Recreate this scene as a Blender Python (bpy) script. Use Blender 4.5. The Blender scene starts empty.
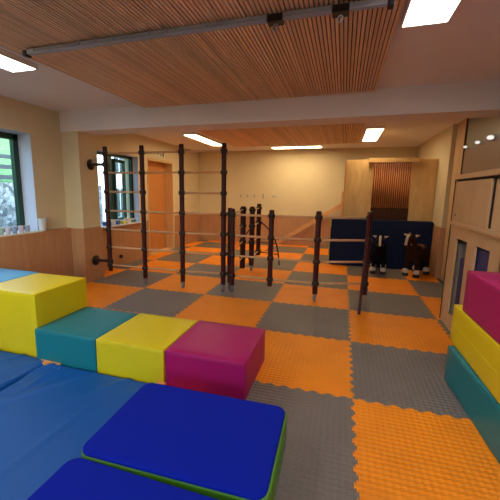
import bpy, bmesh, math, random
from mathutils import Vector, Matrix
random.seed(7)
PI = math.pi
S = bpy.context.scene
COL = S.collection

# ------------------------------------------------------------------ materials
def s2l(c):
    return tuple(((x/255)/12.92 if x/255 <= .04045 else ((x/255+.055)/1.055)**2.4) for x in c)
def new_mat(name):
    m = bpy.data.materials.new(name); m.use_nodes = True
    nt = m.node_tree; b = nt.nodes['Principled BSDF']
    return m, nt, b
def plain(name, rgb, rough=.5, metal=0, spec=.5, noise=0, nscale=20, bump=0, bscale=60):
    m, nt, b = new_mat(name)
    c = s2l(rgb)
    b.inputs['Base Color'].default_value = (*c, 1)
    b.inputs['Roughness'].default_value = rough
    b.inputs['Metallic'].default_value = metal
    b.inputs['Specular IOR Level'].default_value = spec
    tc = nt.nodes.new('ShaderNodeTexCoord')
    if noise:
        n = nt.nodes.new('ShaderNodeTexNoise'); n.inputs['Scale'].default_value = nscale; n.inputs['Detail'].default_value = 4
        nt.links.new(tc.outputs['Object'], n.inputs['Vector'])
        r = nt.nodes.new('ShaderNodeValToRGB')
        r.color_ramp.elements[0].position = .3; r.color_ramp.elements[1].position = .7
        r.color_ramp.elements[0].color = (*[x*(1-noise) for x in c], 1)
        r.color_ramp.elements[1].color = (*[min(1, x*(1+noise)) for x in c], 1)
        nt.links.new(n.outputs['Fac'], r.inputs['Fac']); nt.links.new(r.outputs['Color'], b.inputs['Base Color'])
    if bump:
        n = nt.nodes.new('ShaderNodeTexNoise'); n.inputs['Scale'].default_value = bscale; n.inputs['Detail'].default_value = 3
        nt.links.new(tc.outputs['Object'], n.inputs['Vector'])
        bp = nt.nodes.new('ShaderNodeBump'); bp.inputs['Strength'].default_value = bump; bp.inputs['Distance'].default_value = .01
        nt.links.new(n.outputs['Fac'], bp.inputs['Height']); nt.links.new(bp.outputs['Normal'], b.inputs['Normal'])
    return m
def wood(name, a, b_, scale=(1, 1, 1), rough=.45, board=None, nsc=3.0):
    """procedural wood: stretched noise grain, optional board to board variation (board = axis, width)"""
    m, nt, b = new_mat(name)
    tc = nt.nodes.new('ShaderNodeTexCoord'); mp = nt.nodes.new('ShaderNodeMapping')
    mp.inputs['Scale'].default_value = scale
    nt.links.new(tc.outputs['Object'], mp.inputs['Vector'])
    n = nt.nodes.new('ShaderNodeTexNoise'); n.inputs['Scale'].default_value = nsc; n.inputs['Detail'].default_value = 6
    n.inputs['Distortion'].default_value = .6
    nt.links.new(mp.outputs['Vector'], n.inputs['Vector'])
    r = nt.nodes.new('ShaderNodeValToRGB')
    r.color_ramp.elements[0].position = .3; r.color_ramp.elements[1].position = .72
    r.color_ramp.elements[0].color = (*s2l(a), 1); r.color_ramp.elements[1].color = (*s2l(b_), 1)
    nt.links.new(n.outputs['Fac'], r.inputs['Fac'])
    out = r.outputs['Color']
    if board:
        ax, w = board
        sx = nt.nodes.new('ShaderNodeSeparateXYZ'); nt.links.new(tc.outputs['Object'], sx.inputs[0])
        d = nt.nodes.new('ShaderNodeMath'); d.operation = 'DIVIDE'; d.inputs[1].default_value = w
        nt.links.new(sx.outputs[ax], d.inputs[0])
        f = nt.nodes.new('ShaderNodeMath'); f.operation = 'FLOOR'; nt.links.new(d.outputs[0], f.inputs[0])
        wn = nt.nodes.new('ShaderNodeTexWhiteNoise'); wn.noise_dimensions = '1D'; nt.links.new(f.outputs[0], wn.inputs['W'])
        mr = nt.nodes.new('ShaderNodeMapRange'); mr.inputs['To Min'].default_value = .82; mr.inputs['To Max'].default_value = 1.12
        nt.links.new(wn.outputs['Value'], mr.inputs['Value'])
        mx = nt.nodes.new('ShaderNodeVectorMath'); mx.operation = 'SCALE'
        nt.links.new(out, mx.inputs[0]); nt.links.new(mr.outputs['Result'], mx.inputs['Scale'])
        out = mx.outputs[0]
    nt.links.new(out, b.inputs['Base Color'])
    b.inputs['Roughness'].default_value = rough
    return m
def emis(name, rgb, strength):
    m, nt, b = new_mat(name)
    b.inputs['Base Color'].default_value = (.8, .8, .8, 1)
    b.inputs['Emission Color'].default_value = (*rgb, 1); b.inputs['Emission Strength'].default_value = strength
    return m
def foam(name, rgb):
    """foam tile: colour plus a pressed diamond relief"""
    m, nt, b = new_mat(name)
    c = s2l(rgb)
    tc = nt.nodes.new('ShaderNodeTexCoord'); mp = nt.nodes.new('ShaderNodeMapping')
    mp.inputs['Rotation'].default_value = (0, 0, PI/4); mp.inputs['Scale'].default_value = (1, 1, 1)
    nt.links.new(tc.outputs['Object'], mp.inputs['Vector'])
    sx = nt.nodes.new('ShaderNodeSeparateXYZ'); nt.links.new(mp.outputs['Vector'], sx.inputs[0])
    def wav(o):
        a = nt.nodes.new('ShaderNodeMath'); a.operation = 'MULTIPLY'; a.inputs[1].default_value = 2*PI/.054
        nt.links.new(o, a.inputs[0])
        s = nt.nodes.new('ShaderNodeMath'); s.operation = 'SINE'; nt.links.new(a.outputs[0], s.inputs[0]); return s.outputs[0]
    p = nt.nodes.new('ShaderNodeMath'); p.operation = 'MULTIPLY'
    nt.links.new(wav(sx.outputs[0]), p.inputs[0]); nt.links.new(wav(sx.outputs[1]), p.inputs[1])
    k = nt.nodes.new('ShaderNodeMath'); k.operation = 'MULTIPLY'; k.inputs[1].default_value = 2.5; k.use_clamp = False
    nt.links.new(p.outputs[0], k.inputs[0])
    cl = nt.nodes.new('ShaderNodeClamp'); cl.inputs['Min'].default_value = -1; cl.inputs['Max'].default_value = 1
    nt.links.new(k.outputs[0], cl.inputs['Value'])
    bp = nt.nodes.new('ShaderNodeBump'); bp.inputs['Strength'].default_value = 1; bp.inputs['Distance'].default_value = .0016
    nt.links.new(cl.outputs[0], bp.inputs['Height']); nt.links.new(bp.outputs['Normal'], b.inputs['Normal'])
    n = nt.nodes.new('ShaderNodeTexNoise'); n.inputs['Scale'].default_value = 3; nt.links.new(tc.outputs['Object'], n.inputs['Vector'])
    r = nt.nodes.new('ShaderNodeValToRGB'); r.color_ramp.elements[0].position = .3; r.color_ramp.elements[1].position = .7
    r.color_ramp.elements[0].color = (*[x*.92 for x in c], 1); r.color_ramp.elements[1].color = (*[x*1.06 for x in c], 1)
    nt.links.new(n.outputs['Fac'], r.inputs['Fac']); nt.links.new(r.outputs['Color'], b.inputs['Base Color'])
    b.inputs['Roughness'].default_value = .48; b.inputs['Specular IOR Level'].default_value = .4
    return m
def glass_mat(name, rgb=(235, 245, 245), rough=.02):
    m, nt, b = new_mat(name)
    nt.nodes.remove(b)
    out = nt.nodes['Material Output']
    t = nt.nodes.new('ShaderNodeBsdfTransparent'); t.inputs['Color'].default_value = (*s2l(rgb), 1)
    g = nt.nodes.new('ShaderNodeBsdfGlossy'); g.inputs['Roughness'].default_value = rough
    f = nt.nodes.new('ShaderNodeFresnel'); f.inputs['IOR'].default_value = 1.3
    mx = nt.nodes.new('ShaderNodeMixShader')
    gm = nt.nodes.new('ShaderNodeNewGeometry'); sb_ = nt.nodes.new('ShaderNodeMath'); sb_.operation = 'SUBTRACT'; sb_.inputs[0].default_value = 1; sb_.use_clamp = True
    nt.links.new(gm.outputs['Backfacing'], sb_.inputs[1]); ml = nt.nodes.new('ShaderNodeMath'); ml.operation = 'MULTIPLY'
    nt.links.new(sb_.outputs[0], ml.inputs[0]); nt.links.new(f.outputs[0], ml.inputs[1]); nt.links.new(ml.outputs[0], mx.inputs[0]); nt.links.new(t.outputs[0], mx.inputs[1]); nt.links.new(g.outputs[0], mx.inputs[2])
    nt.links.new(mx.outputs[0], out.inputs['Surface'])
    return m
def stone_mat(name):
    m, nt, b = new_mat(name)
    tc = nt.nodes.new('ShaderNodeTexCoord')
    v = nt.nodes.new('ShaderNodeTexVoronoi'); v.inputs['Scale'].default_value = 12; v.feature = 'F1'
    v2 = nt.nodes.new('ShaderNodeTexVoronoi'); v2.inputs['Scale'].default_value = 12; v2.feature = 'DISTANCE_TO_EDGE'
    nt.links.new(tc.outputs['Object'], v.inputs['Vector']); nt.links.new(tc.outputs['Object'], v2.inputs['Vector'])
    hs = nt.nodes.new('ShaderNodeSeparateColor'); nt.links.new(v.outputs['Color'], hs.inputs[0])
    r = nt.nodes.new('ShaderNodeValToRGB'); r.color_ramp.elements[0].color = (*s2l((70, 84, 100)), 1); r.color_ramp.elements[1].color = (*s2l((150, 168, 190)), 1)
    nt.links.new(hs.outputs[0], r.inputs['Fac'])
    e = nt.nodes.new('ShaderNodeMath'); e.operation = 'GREATER_THAN'; e.inputs[1].default_value = .025; nt.links.new(v2.outputs['Distance'], e.inputs[0])
    mx = nt.nodes.new('ShaderNodeMix'); mx.data_type = 'RGBA'
    nt.links.new(e.outputs[0], mx.inputs['Factor']); mx.inputs['A'].default_value = (.09, .1, .1, 1); nt.links.new(r.outputs['Color'], mx.inputs['B'])
    nt.links.new(mx.outputs['Result'], b.inputs['Base Color']); b.inputs['Roughness'].default_value = .9
    return m

M = dict(
    wall=plain('cream_paint', (218, 202, 168), .85, noise=.03, nscale=2),
    white=plain('white_paint', (236, 230, 234), .9, noise=.02, nscale=2),
    wains=wood('wainscot_wood', (178, 128, 90), (192, 144, 106), (6, 6, .6), .55),
    slat=wood('slat_wood', (228, 184, 148), (246, 212, 176), (40, 1.2, 10), .6, board=(0, .029)),
    slatback=plain('dark_felt', (78, 46, 34), .95),
    door=wood('door_wood', (198, 128, 66), (212, 144, 80), (8, 8, .8), .45),
    doorframe=wood('door_frame_wood', (214, 168, 112), (226, 184, 130), (8, 8, .8), .5),
    cab=wood('cabinet_wood', (196, 158, 118), (212, 176, 136), (9, .9, .9), .5),
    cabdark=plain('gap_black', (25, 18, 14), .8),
    ply=wood('plywood', (206, 162, 104), (228, 190, 130), (3, 3, .9), .5, nsc=2.5),
    reed=wood('reed_wood', (206, 124, 66), (232, 160, 100), (20, 20, 1), .5),
    rung=wood('rung_wood', (196, 146, 104), (222, 178, 136), (1.5, 20, 20), .4),
    post=plain('maroon_lacquer', (66, 14, 16), .4, spec=.3, noise=.12, nscale=8),
    conn=plain('dark_connector', (38, 16, 16), .4),
    black=plain('black_plastic', (20, 19, 20), .4),
    steel=plain('grey_metal', (165, 170, 182), .45, .2),
    wheel=plain('grey_wheel', (120, 120, 124), .45),
    green=plain('green_frame', (22, 58, 42), .35),
    orange=foam('orange_foam', (255, 148, 18)),
    grey=foam('grey_foam', (122, 114, 110)),
    screed=plain('grey_underfloor', (90, 82, 76), .9, noise=.1),
    yellow=plain('yellow_vinyl', (228, 202, 20), .42, spec=.35, bump=.04, bscale=9),
    teal=plain('teal_vinyl', (22, 122, 134), .42, spec=.35, bump=.04, bscale=9),
    lblue=plain('light_blue_vinyl', (78, 160, 205), .42, spec=.35, bump=.04, bscale=9),
    magenta=plain('magenta_vinyl', (172, 16, 98), .45, spec=.3, bump=.04, bscale=9),
    matblue=plain('blue_vinyl', (0, 84, 164), .5, spec=.3, bump=.35, bscale=3.2),
    royal=plain('royal_blue_fabric', (4, 30, 164), .85, spec=.15, bump=.1, bscale=300),
    lime=plain('green_vinyl', (78, 140, 36), .45),
    backb=plain('dark_brown_board', (58, 28, 14), .8),
    navy=plain('navy_vinyl', (10, 24, 62), .6, spec=.2, bump=.08, bscale=6),
    bluebag=plain('blue_bag', (12, 30, 100), .5, bump=.2, bscale=8),
    greyc=plain('grey_cloth', (120, 110, 104), .8),
    fur=plain('brown_plush', (50, 28, 17), .95, spec=.1, noise=.2, nscale=30, bump=.5, bscale=120),
    furm=plain('light_brown_plush', (112, 76, 48), .95, spec=.1, bump=.5, bscale=120),
    furd=plain('black_plush', (16, 11, 12), .95, spec=.1, noise=.2, nscale=30, bump=.5, bscale=120),
    furw=plain('white_plush', (205, 188, 172), .95, bump=.4, bscale=120),
    strap=plain('yellow_green_strap', (170, 180, 60), .7),
    spot=plain('pale_blue_print', (120, 165, 220), .5),
    offcut=plain('tan_orange_foam', (240, 160, 84), .7),
    panelg=plain('grey_green_board', (142, 138, 118), .4),
    ribs=plain('brown_shutter', (160, 132, 112), .5),
    plate=plain('white_plastic', (226, 220, 206), .4),
    reveal=plain('white_reveal', (198, 202, 222), .8),
    cup=plain('clear_cup', (215, 218, 225), .25),
    glass=glass_mat('pane_glass'),
    stone=stone_mat('stone_wall'),
    grass=plain('grass', (72, 112, 76), .95, noise=.4, nscale=9),
    tim=plain('weathered_timber', (50, 62, 74), .8, noise=.2),
    house=plain('white_render', (200, 212, 225), .9),
    lampw=emis('lamp_white', (1, .95, .91), 14.5), glint_glow=emis('glint_emission', (1, .95, .9), .8),
    lampr=emis('lamp_warm', (1, .78, .44), 18),
    frame=plain('lamp_frame', (225, 222, 215), .5),
)

# ------------------------------------------------------------------ helpers
def tag(o, label=None, cat=None, group=None, kind=None):
    if label: o['label'] = label
    if cat: o['category'] = cat
    if group: o['group'] = group
    if kind: o['kind'] = kind
    return o
def empty(name, loc, label, cat, group=None, rz=0):
    o = bpy.data.objects.new(name, None); COL.objects.link(o)
    o.location = loc; o.rotation_euler = (0, 0, rz); o.empty_display_size = .1
    return tag(o, label, cat, group)
def link(name, bm, mat, parent=None, loc=(0, 0, 0), rz=0, smooth=False):
    me = bpy.data.meshes.new(name)
    bmesh.ops.recalc_face_normals(bm, faces=bm.faces)
    bm.to_mesh(me); bm.free()
    if smooth:
        for p in me.polygons: p.use_smooth = True
    me.materials.append(mat)
    o = bpy.data.objects.new(name, me); COL.objects.link(o)
    o.location = loc; o.rotation_euler = (0, 0, rz)
    if parent is not None: o.parent = parent
    return o
def box(bm, x0, x1, y0, y1, z0, z1, bev=0, seg=2):
    t = bmesh.new()
    bmesh.ops.create_cube(t, size=1)
    for v in t.verts:
        v.co = Vector(((x0+x1)/2+v.co.x*(x1-x0), (y0+y1)/2+v.co.y*(y1-y0), (z0+z1)/2+v.co.z*(z1-z0)))
    if bev: bmesh.ops.bevel(t, geom=t.edges[:], offset=bev, segments=seg, affect='EDGES', profile=.5)
    merge(bm, t)
def merge(bm, t, mtx=None):
    me = bpy.data.meshes.new('tmp'); t.to_mesh(me); t.free()
    if mtx: me.transform(mtx)
    bm.from_mesh(me); bpy.data.meshes.remove(me)
def tube(bm, a, b, r, r2=None, n=12):
    a, b = Vector(a), Vector(b); d = b-a
    t = bmesh.new()
    bmesh.ops.create_cone(t, cap_ends=True, segments=n, radius1=r, radius2=r if r2 is None else r2, depth=d.length)
    q = d.to_track_quat('Z', 'Y').to_matrix().to_4x4()
    merge(bm, t, Matrix.Translation((a+b)/2) @ q)
def ball(bm, c, r, sc=(1, 1, 1), n=12):
    t = bmesh.new(); bmesh.ops.create_uvsphere(t, u_segments=n, v_segments=max(6, n//2+2), radius=r)
    merge(bm, t, Matrix.Translation(c) @ Matrix.Diagonal((*sc, 1)))
def lathe(bm, prof, c=(0, 0, 0), n=16):
    rings = []
    for r, z in prof:
        rings.append([bm.verts.new((c[0]+r*math.cos(2*PI*k/n), c[1]+r*math.sin(2*PI*k/n), c[2]+z)) for k in range(n)])
    for a, b in zip(rings, rings[1:]):
        for k in range(n): bm.faces.new((a[k], a[(k+1) % n], b[(k+1) % n], b[k]))
    bm.faces.new(rings[0][::-1]); bm.faces.new(rings[-1])
def prism(bm, pts, z0, z1):
    lo = [bm.verts.new((x, y, z0)) for x, y in pts]; hi = [bm.verts.new((x, y, z1)) for x, y in pts]
    n = len(pts)
    bm.faces.new(lo[::-1]); f = bm.faces.new(hi)
    for k in range(n): bm.faces.new((lo[k], lo[(k+1) % n], hi[(k+1) % n], hi[k]))
    return f
def path(bm, pts, r, n=8, closed=False):
    pts = [Vector(p) for p in pts]
    rings = []
    N = len(pts)
    for i, p in enumerate(pts):
        if closed: d = pts[(i+1) % N]-pts[i-1]
        else: d = pts[min(i+1, N-1)]-pts[max(i-1, 0)]
        q = d.to_track_quat('Z', 'Y')
        rings.append([bm.verts.new(p+q @ Vector((r*math.cos(2*PI*k/n), r*math.sin(2*PI*k/n), 0))) for k in range(n)])
    rr = list(zip(rings, rings[1:]+([rings[0]] if closed else [])))
    if not closed: rr = list(zip(rings, rings[1:]))
    for a, b in rr:
        for k in range(n): bm.faces.new((a[k], a[(k+1) % n], b[(k+1) % n], b[k]))
    if not closed: bm.faces.new(rings[0][::-1]); bm.faces.new(rings[-1])
def B(name, mat, dims, parent=None, bev=0, kind=None, **k):
    bm = bmesh.new(); box(bm, *dims, bev=bev); o = link(name, bm, mat, parent, **k)
    if kind: o['kind'] = kind
    return o
def multi(name, mat, boxes, parent=None, bev=0, kind=None):
    bm = bmesh.new()
    for d in boxes: box(bm, *d, bev=bev)
    o = link(name, bm, mat, parent)
    if kind: o['kind'] = kind
    return o
ST = 'structure'

# ------------------------------------------------------------------ camera
yaw, pitch, roll = -0.308342679, 0.167074549, 0.0115195730
w = Vector((math.sin(yaw)*math.cos(pitch), math.cos(yaw)*math.cos(pitch), -math.sin(pitch)))
r = Vector((math.cos(yaw), -math.sin(yaw), 0)); u = r.cross(w)
r2 = r*math.cos(roll)+u*math.sin(roll); u2 = -r*math.sin(roll)+u*math.cos(roll)
cd = bpy.data.cameras.new('camera'); cam = bpy.data.objects.new('camera', cd); COL.objects.link(cam)
mt = Matrix((r2, u2, -w)).transposed().to_4x4(); mt.translation = Vector((-.1552, -2.5109, 1.4821))
cam.matrix_world = mt
cd.sensor_width = 36; cd.lens = 344.747/500*36; cd.shift_x = (250-231.587)/500; cd.clip_start = .02; cd.clip_end = 200
S.camera = cam

# ------------------------------------------------------------------ room
XL, XR, XRR = -4.35, 1.62, 1.53     # left wall, right wall (front), right wall (rear)
YB, YF = 7.35, -5.2
ZC = 2.65; ZB = 2.36; Y0, Y1 = 1.94, 2.35; XP = -4.03
ZW = .88
B('floor', M['screed'], (XL-.5, XR+.3, YF-.2, YB+.2, -.12, -.012), kind=ST)
B('ceiling', M['white'], (XL-.5, XR+.3, YF-.2, YB+.2, ZC, ZC+.15), kind=ST)
B('trim_1', M['white'], (XL-.02, XR+.02, Y0, Y1, ZB, ZC), kind=ST)          # the beam between the two rooms
B('wall_back', M['wall'], (XL-.5, XR+.3, YB, YB+.15, -.02, ZC), kind=ST)
multi('wall_front', M['wall'], [(XL-.5, -3.6, YF-.15, YF, -.02, ZC), (.6, XR+.3, YF-.15, YF, -.02, ZC), (-3.6, .6, YF-.15, YF, -.02, .9), (-3.6, .6, YF-.15, YF, 2.3, ZC)], kind=ST)
fw = multi('window_5', M['green'], [(-3.6, .6, YF-.11, YF-.05, .9, .97), (-3.6, .6, YF-.11, YF-.05, 2.22, 2.3)]+[(x-.04, x+.04, YF-.11, YF-.05, .9, 2.3) for x in (-3.56, -2.2, -.8, .56)], kind=ST)  # unseen window added behind the camera to let in cool daylight
B('pane', M['glass'], (-3.56, .56, YF-.09, YF-.084, .97, 2.22), fw)
# left wall with openings: window 1 (y 0..1.38), window 2 (y 2.75..4.03), window 3 added unseen behind camera for daylight, door recess y 4.4..5.6
TH = .38
W1 = (0.0, 1.385, .88, 2.25); W2 = (2.72, 4.04, .80, 2.19); W3 = (-3.9, -2.2, .88, 2.25); DR = (4.40, 5.62, -.02, 2.21)
ys = [YF, W3[0], W3[1], W1[0], W1[1], W2[0], W2[1], DR[0], DR[1], YB]
bx = []
for a, b in ((YF, W3[0]), (W3[1], W1[0]), (W1[1], W2[0]), (W2[1], DR[0]), (DR[1], YB)): bx.append((XL-TH, XL, a, b, -.02, ZC))
for o in (W1, W2, W3):
    bx.append((XL-TH, XL, o[0], o[1], -.02, o[2]-.0)); bx.append((XL-TH, XL, o[0], o[1], o[3], ZC))
bx.append((XL-TH, XL, DR[0], DR[1], DR[3], ZC))
multi('wall_left', M['wall'], bx, kind=ST)
# pillar below the beam at the left
B('trim_2', M['wall'], (XL, XP, Y0, Y1, -.02, ZB), kind=ST)
# right walls
multi('wall_right', M['wall'], [(XRR, XRR+.3, 4.4, YB, -.02, ZC), (XR, XR+.3, YF, 4.4, -.02, ZC)], kind=ST)
# wainscot (light wood panelling)
wl = XL+.03
multi('trim_3', M['wains'], [(XL, XL+.09, YF, Y0, -.02, .89)], kind=ST, bev=.002)
multi('trim_4', M['wains'], [(XL, wl, Y1, DR[0]-.06, -.02, ZW-.06), (XL, wl, DR[1]+.06, YB, -.02, ZW-.02)], kind=ST, bev=.002)
multi('trim_5', M['wains'], [(wl, XRR-.02, YB-.025, YB, -.02, ZW-.04)], kind=ST, bev=.002)
multi('trim_6', M['wains'], [(XRR-.02, XRR, 4.4, YB-.03, -.02, .9), (XRR-.02, XR, 4.385, 4.4, -.02, .9)], kind=ST, bev=.002)
multi('trim_7', M['wains'], [(XL+.09, XP+.012, Y0-.015, Y0, -.02, .885), (XP, XP+.012, Y0, Y1+.012, -.02, .885)], kind=ST, bev=.002)
# front wall + right wall front wainscot
multi('trim_8', M['wains'], [(XL+.09, XR-.02, YF, YF+.02, -.02, .88)], kind=ST, bev=.002)

# windows ---------------------------------------------------------
def window(n, o, xg, mull, sashes=()):
    y0, y1, z0, z1 = o
    bm = bmesh.new(); f = .085 if n != 2 else .055; d = .05
    for b_ in ((y0, y1, z0, z0+f*.6), (y0, y1, z1-f, z1), (y0, y0+f, z0, z1), (y1-f, y1, z0, z1)):
        box(bm, xg-d, xg+.02, *b_, bev=.004)
    for m_ in mull: box(bm, xg-d, xg+.02, m_-f*.6, m_+f*.6, z0, z1, bev=.004)
    fr = link('window_%d' % n, bm, M['green']); fr['kind'] = ST
    B('pane', M['glass'], (xg-.025, xg-.019, y0+f, y1-f, z0+f*.6, z1-f), fr)
    B('window_sill', M['plate'], (xg+.02, XL+.092, y0+.002, y1-.002, z0+.0, z0+.022), fr, bev=.004)
    multi('reveal', M['reveal'], [(xg+.02, XL+.001, y0, y0+.006, z0, z1), (xg+.02, XL+.001, y1-.006, y1, z0, z1), (xg+.02, XL+.001, y0+.006, y1-.006, z1-.006, z1)], fr)
    return fr
window(1, W1, -4.60, [.35])
w2 = window(2, W2, -4.50, [3.30])
window(3, W3, -4.60, [-3.05])  # added window out of view, there for extra daylight
# open tilted casement of the rear window with a handle
cs = bmesh.new()
for b_ in ((-.03, .03, .0, .06, .05, 1.28), (-.03, .03, .50, .56, .05, 1.28), (-.03, .03, 0, .56, .05, .11), (-.03, .03, 0, .56, 1.22, 1.28)): box(cs, *b_, bev=.004)
c = link('casement', cs, M['green'], w2, loc=(-4.50, 3.40, .82), rz=math.radians(14))
B('pane', M['glass'], (-.004, .004, .06, .5, .11, 1.22), c)
hd = bmesh.new(); tube(hd, (.035, .53, .62), (.06, .53, .62), .012); tube(hd, (.06, .53, .62), (.06, .53, .50), .009)
link('window_handle', hd, M['plate'], c)

# door of the rear room --------------------------------------------
d1 = multi('door_1', M['doorframe'], [(XL-.27, XL+.012, 4.40, 4.43, -.02, 2.2), (XL-.27, XL+.012, 5.59, 5.62, -.02, 2.2), (XL-.27, XL+.012, 4.43, 5.59, 2.16, 2.2)], kind=ST, bev=.003)
B('threshold', M['doorframe'], (XL-.27, XL+.03, 4.43, 5.59, -.012, .002), d1)
lf = B('door_leaf', M['door'], (XL-.27, XL-.225, 4.43, 5.59, -.015, 2.16), d1, bev=.003)
hb = bmesh.new(); tube(hb, (XL-.225, 4.64, .99), (XL-.17, 4.64, .99), .011); tube(hb, (XL-.17, 4.64, .99), (XL-.17, 4.76, .99), .010); box(hb, XL-.226, XL-.218, 4.62, 4.66, .88, 1.07, bev=.002)
link('door_handle', hb, M['black'], lf)
# emergency exit pictogram over the door
sg = empty('exit_sign', (XL+.001, 5.02, 2.34), 'small dark running figure exit pictogram above the rear door', 'sign')
B('sign_plate', M['plate'], (0, .006, -.20, .20, -.055, .055), sg, bev=.001)
pb = bmesh.new()
def yz(bm, pts, x0=.006, x1=.009):
    a = [bm.verts.new((x0, y, z)) for y, z in pts]; b = [bm.verts.new((x1, y, z)) for y, z in pts]; n = len(pts)
    bm.faces.new(a); bm.faces.new(b[::-1])
    for k in range(n): bm.faces.new((a[k], a[(k+1) % n], b[(k+1) % n], b[k]))
def seg(bm, a, b, t):
    (y0, z0), (y1, z1) = a, b; L = math.hypot(y1-y0, z1-z0); ny, nz = -(z1-z0)/L*t, (y1-y0)/L*t
    yz(bm, [(y0+ny, z0+nz), (y1+ny, z1+nz), (y1-ny, z1-nz), (y0-ny, z0-nz)])
yz(pb, [(.02+.012*math.cos(k*PI/4), .037+.012*math.sin(k*PI/4)) for k in range(8)])
seg(pb, (.015, .022), (0, -.01), .012); seg(pb, (0, -.01), (.025, -.024), .007); seg(pb, (.025, -.024), (.018, -.048), .006)
seg(pb, (0, -.01), (-.02, -.03), .007); seg(pb, (-.02, -.03), (-.042, -.03), .006); seg(pb, (.015, .018), (.042, .008), .005); seg(pb, (.01, .018), (-.022, .012), .005)
yz(pb, [(.08, -.05), (.08, .05), (.14, .05), (.14, -.05)])
seg(pb, (-.07, 0), (-.15, 0), .008); yz(pb, [(-.13, .03), (-.13, -.03), (-.175, 0)])
link('pictogram', pb, M['black'], sg)

# ------------------------------------------------------------------ slatted wood ceilings
def slat_ceiling(name, x0, x1, y0, y1, z, label, pitch=.029, wd=.0205):
    e = empty(name, ((x0+x1)/2, (y0+y1)/2, ZC), label, 'ceiling panel')
    cx, cy = (x0+x1)/2, (y0+y1)/2
    bm = bmesh.new(); box(bm, x0-cx+.004, x1-cx-.02, y0-cy, y1-cy, z+.016-ZC, 0)
    link('backing', bm, M['slatback'], e)
    bm = bmesh.new(); n = int((x1-x0)/pitch)
    for k in range(n):
        a = x0-cx+k*pitch
        box(bm, a, a+wd, y0-cy, y1-cy, z-ZC, z-ZC+.0165)
    o = link('slats', bm, M['slat'], e)
    return e
slat_ceiling('slatted_ceiling_panel', -2.86, .13, -4.2, Y0-.01, 2.618, 'large slatted wooden acoustic panel on the near ceiling, carrying the metal rail')
slat_ceiling('slatted_ceiling_panel', -2.86, .13, Y1+.02, 6.25, 2.618, 'slatted wooden acoustic panel on the far room ceiling behind the beam')

# ceiling lights
def lamp(x0, x1, y0, y1, lab, mat, grp='flat ceiling lights'):
    cx, cy = (x0+x1)/2, (y0+y1)/2
    e = empty('ceiling_light', (cx, cy, ZC), lab, 'ceiling light', grp)
    a, b = (x1-x0)/2, (y1-y0)/2; f = .012
    multi('light_frame', M['frame'], [(-a, a, -b, -b+f, -.045, 0), (-a, a, b-f, b, -.045, 0), (-a, -a+f, -b+f, b-f, -.045, 0), (a-f, a, -b+f, b-f, -.045, 0)], e)
    B('diffuser', mat, (-a+f, a-f, -b+f, b-f, -.04, -.008), e)
lamp(-3.30, -2.99, -1.25, .27, 'long white ceiling light left of the near slatted panel, cut by the frame', M['lampw'])
lamp(.145, .44, -1.2, .31, 'white ceiling light right of the near slatted panel at the top of the view', M['lampw'])
lamp(-3.33, -3.04, 4.1, 5.85, 'narrow ceiling light in the far room above the tall climbing frame', M['lampr'])
lamp(-1.98, -.74, 6.42, 6.78, 'ceiling light lying crosswise near the back wall of the far room', M['lampr'])
lamp(.16, .46, 4.3, 5.85, 'ceiling light in the far room above the plywood panels', M['lampr'])

lamp(-3.30, -2.99, -4.4, -2.8, 'added unseen ceiling light behind the camera position, window side', M['lampw'])  # this pair is added out of view to brighten the near floor
lamp(.145, .44, -4.4, -2.8, 'added unseen ceiling light behind the camera position, cabinet side', M['lampw'])
# ceiling rail
rl = empty('ceiling_rail', (-1.33, -.115, 2.60), 'grey metal hanging rail screwed under the near slatted ceiling panel', 'rail')
rb = bmesh.new()
for yy in (-.012, .012): tube(rb, (-1.36, yy, -.022), (1.36, yy, -.022), .011, n=10)
box(rb, -1.36, 1.36, -.022, .022, -.016, .004)
for k in range(18): box(rb, -1.3+k*.15, -1.27+k*.15, -.028, .028, -.022, .004)
link('rail_bar', rb, M['steel'], rl)
for s in (-1, 1): B('end_cap', M['black'], (s*1.37-.018, s*1.37+.018, -.03, .03, -.045, .0), rl, bev=.005)
def trolley(x, lab):
    e = empty('rail_trolley', (x, -.115, 2.60), lab, 'rail trolley', 'rail trolleys')
    B('trolley_body', M['black'], (-.05, .05, -.04, .04, -.048, -.030), e, bev=.006)
    for q in (-1, 1): B('side_plate', M['black'], (-.05, .05, q*.033-.007, q*.033+.007, -.046, -.004), e, bev=.003)
    bm = bmesh.new(); path(bm, [(.016*math.cos(t*PI/6), 0, -.070+.019*math.sin(t*PI/6)) for t in range(12)], .0045, closed=True)
    tube(bm, (0, 0, -.056), (0, 0, -.044), .006)
    link('hook_ring', bm, M['steel'], e, smooth=True)
trolley(-.64, 'black trolley with a steel ring, left of the two on the ceiling rail')
trolley(-.24, 'black trolley with a steel ring, right of the two on the ceiling rail')

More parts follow.
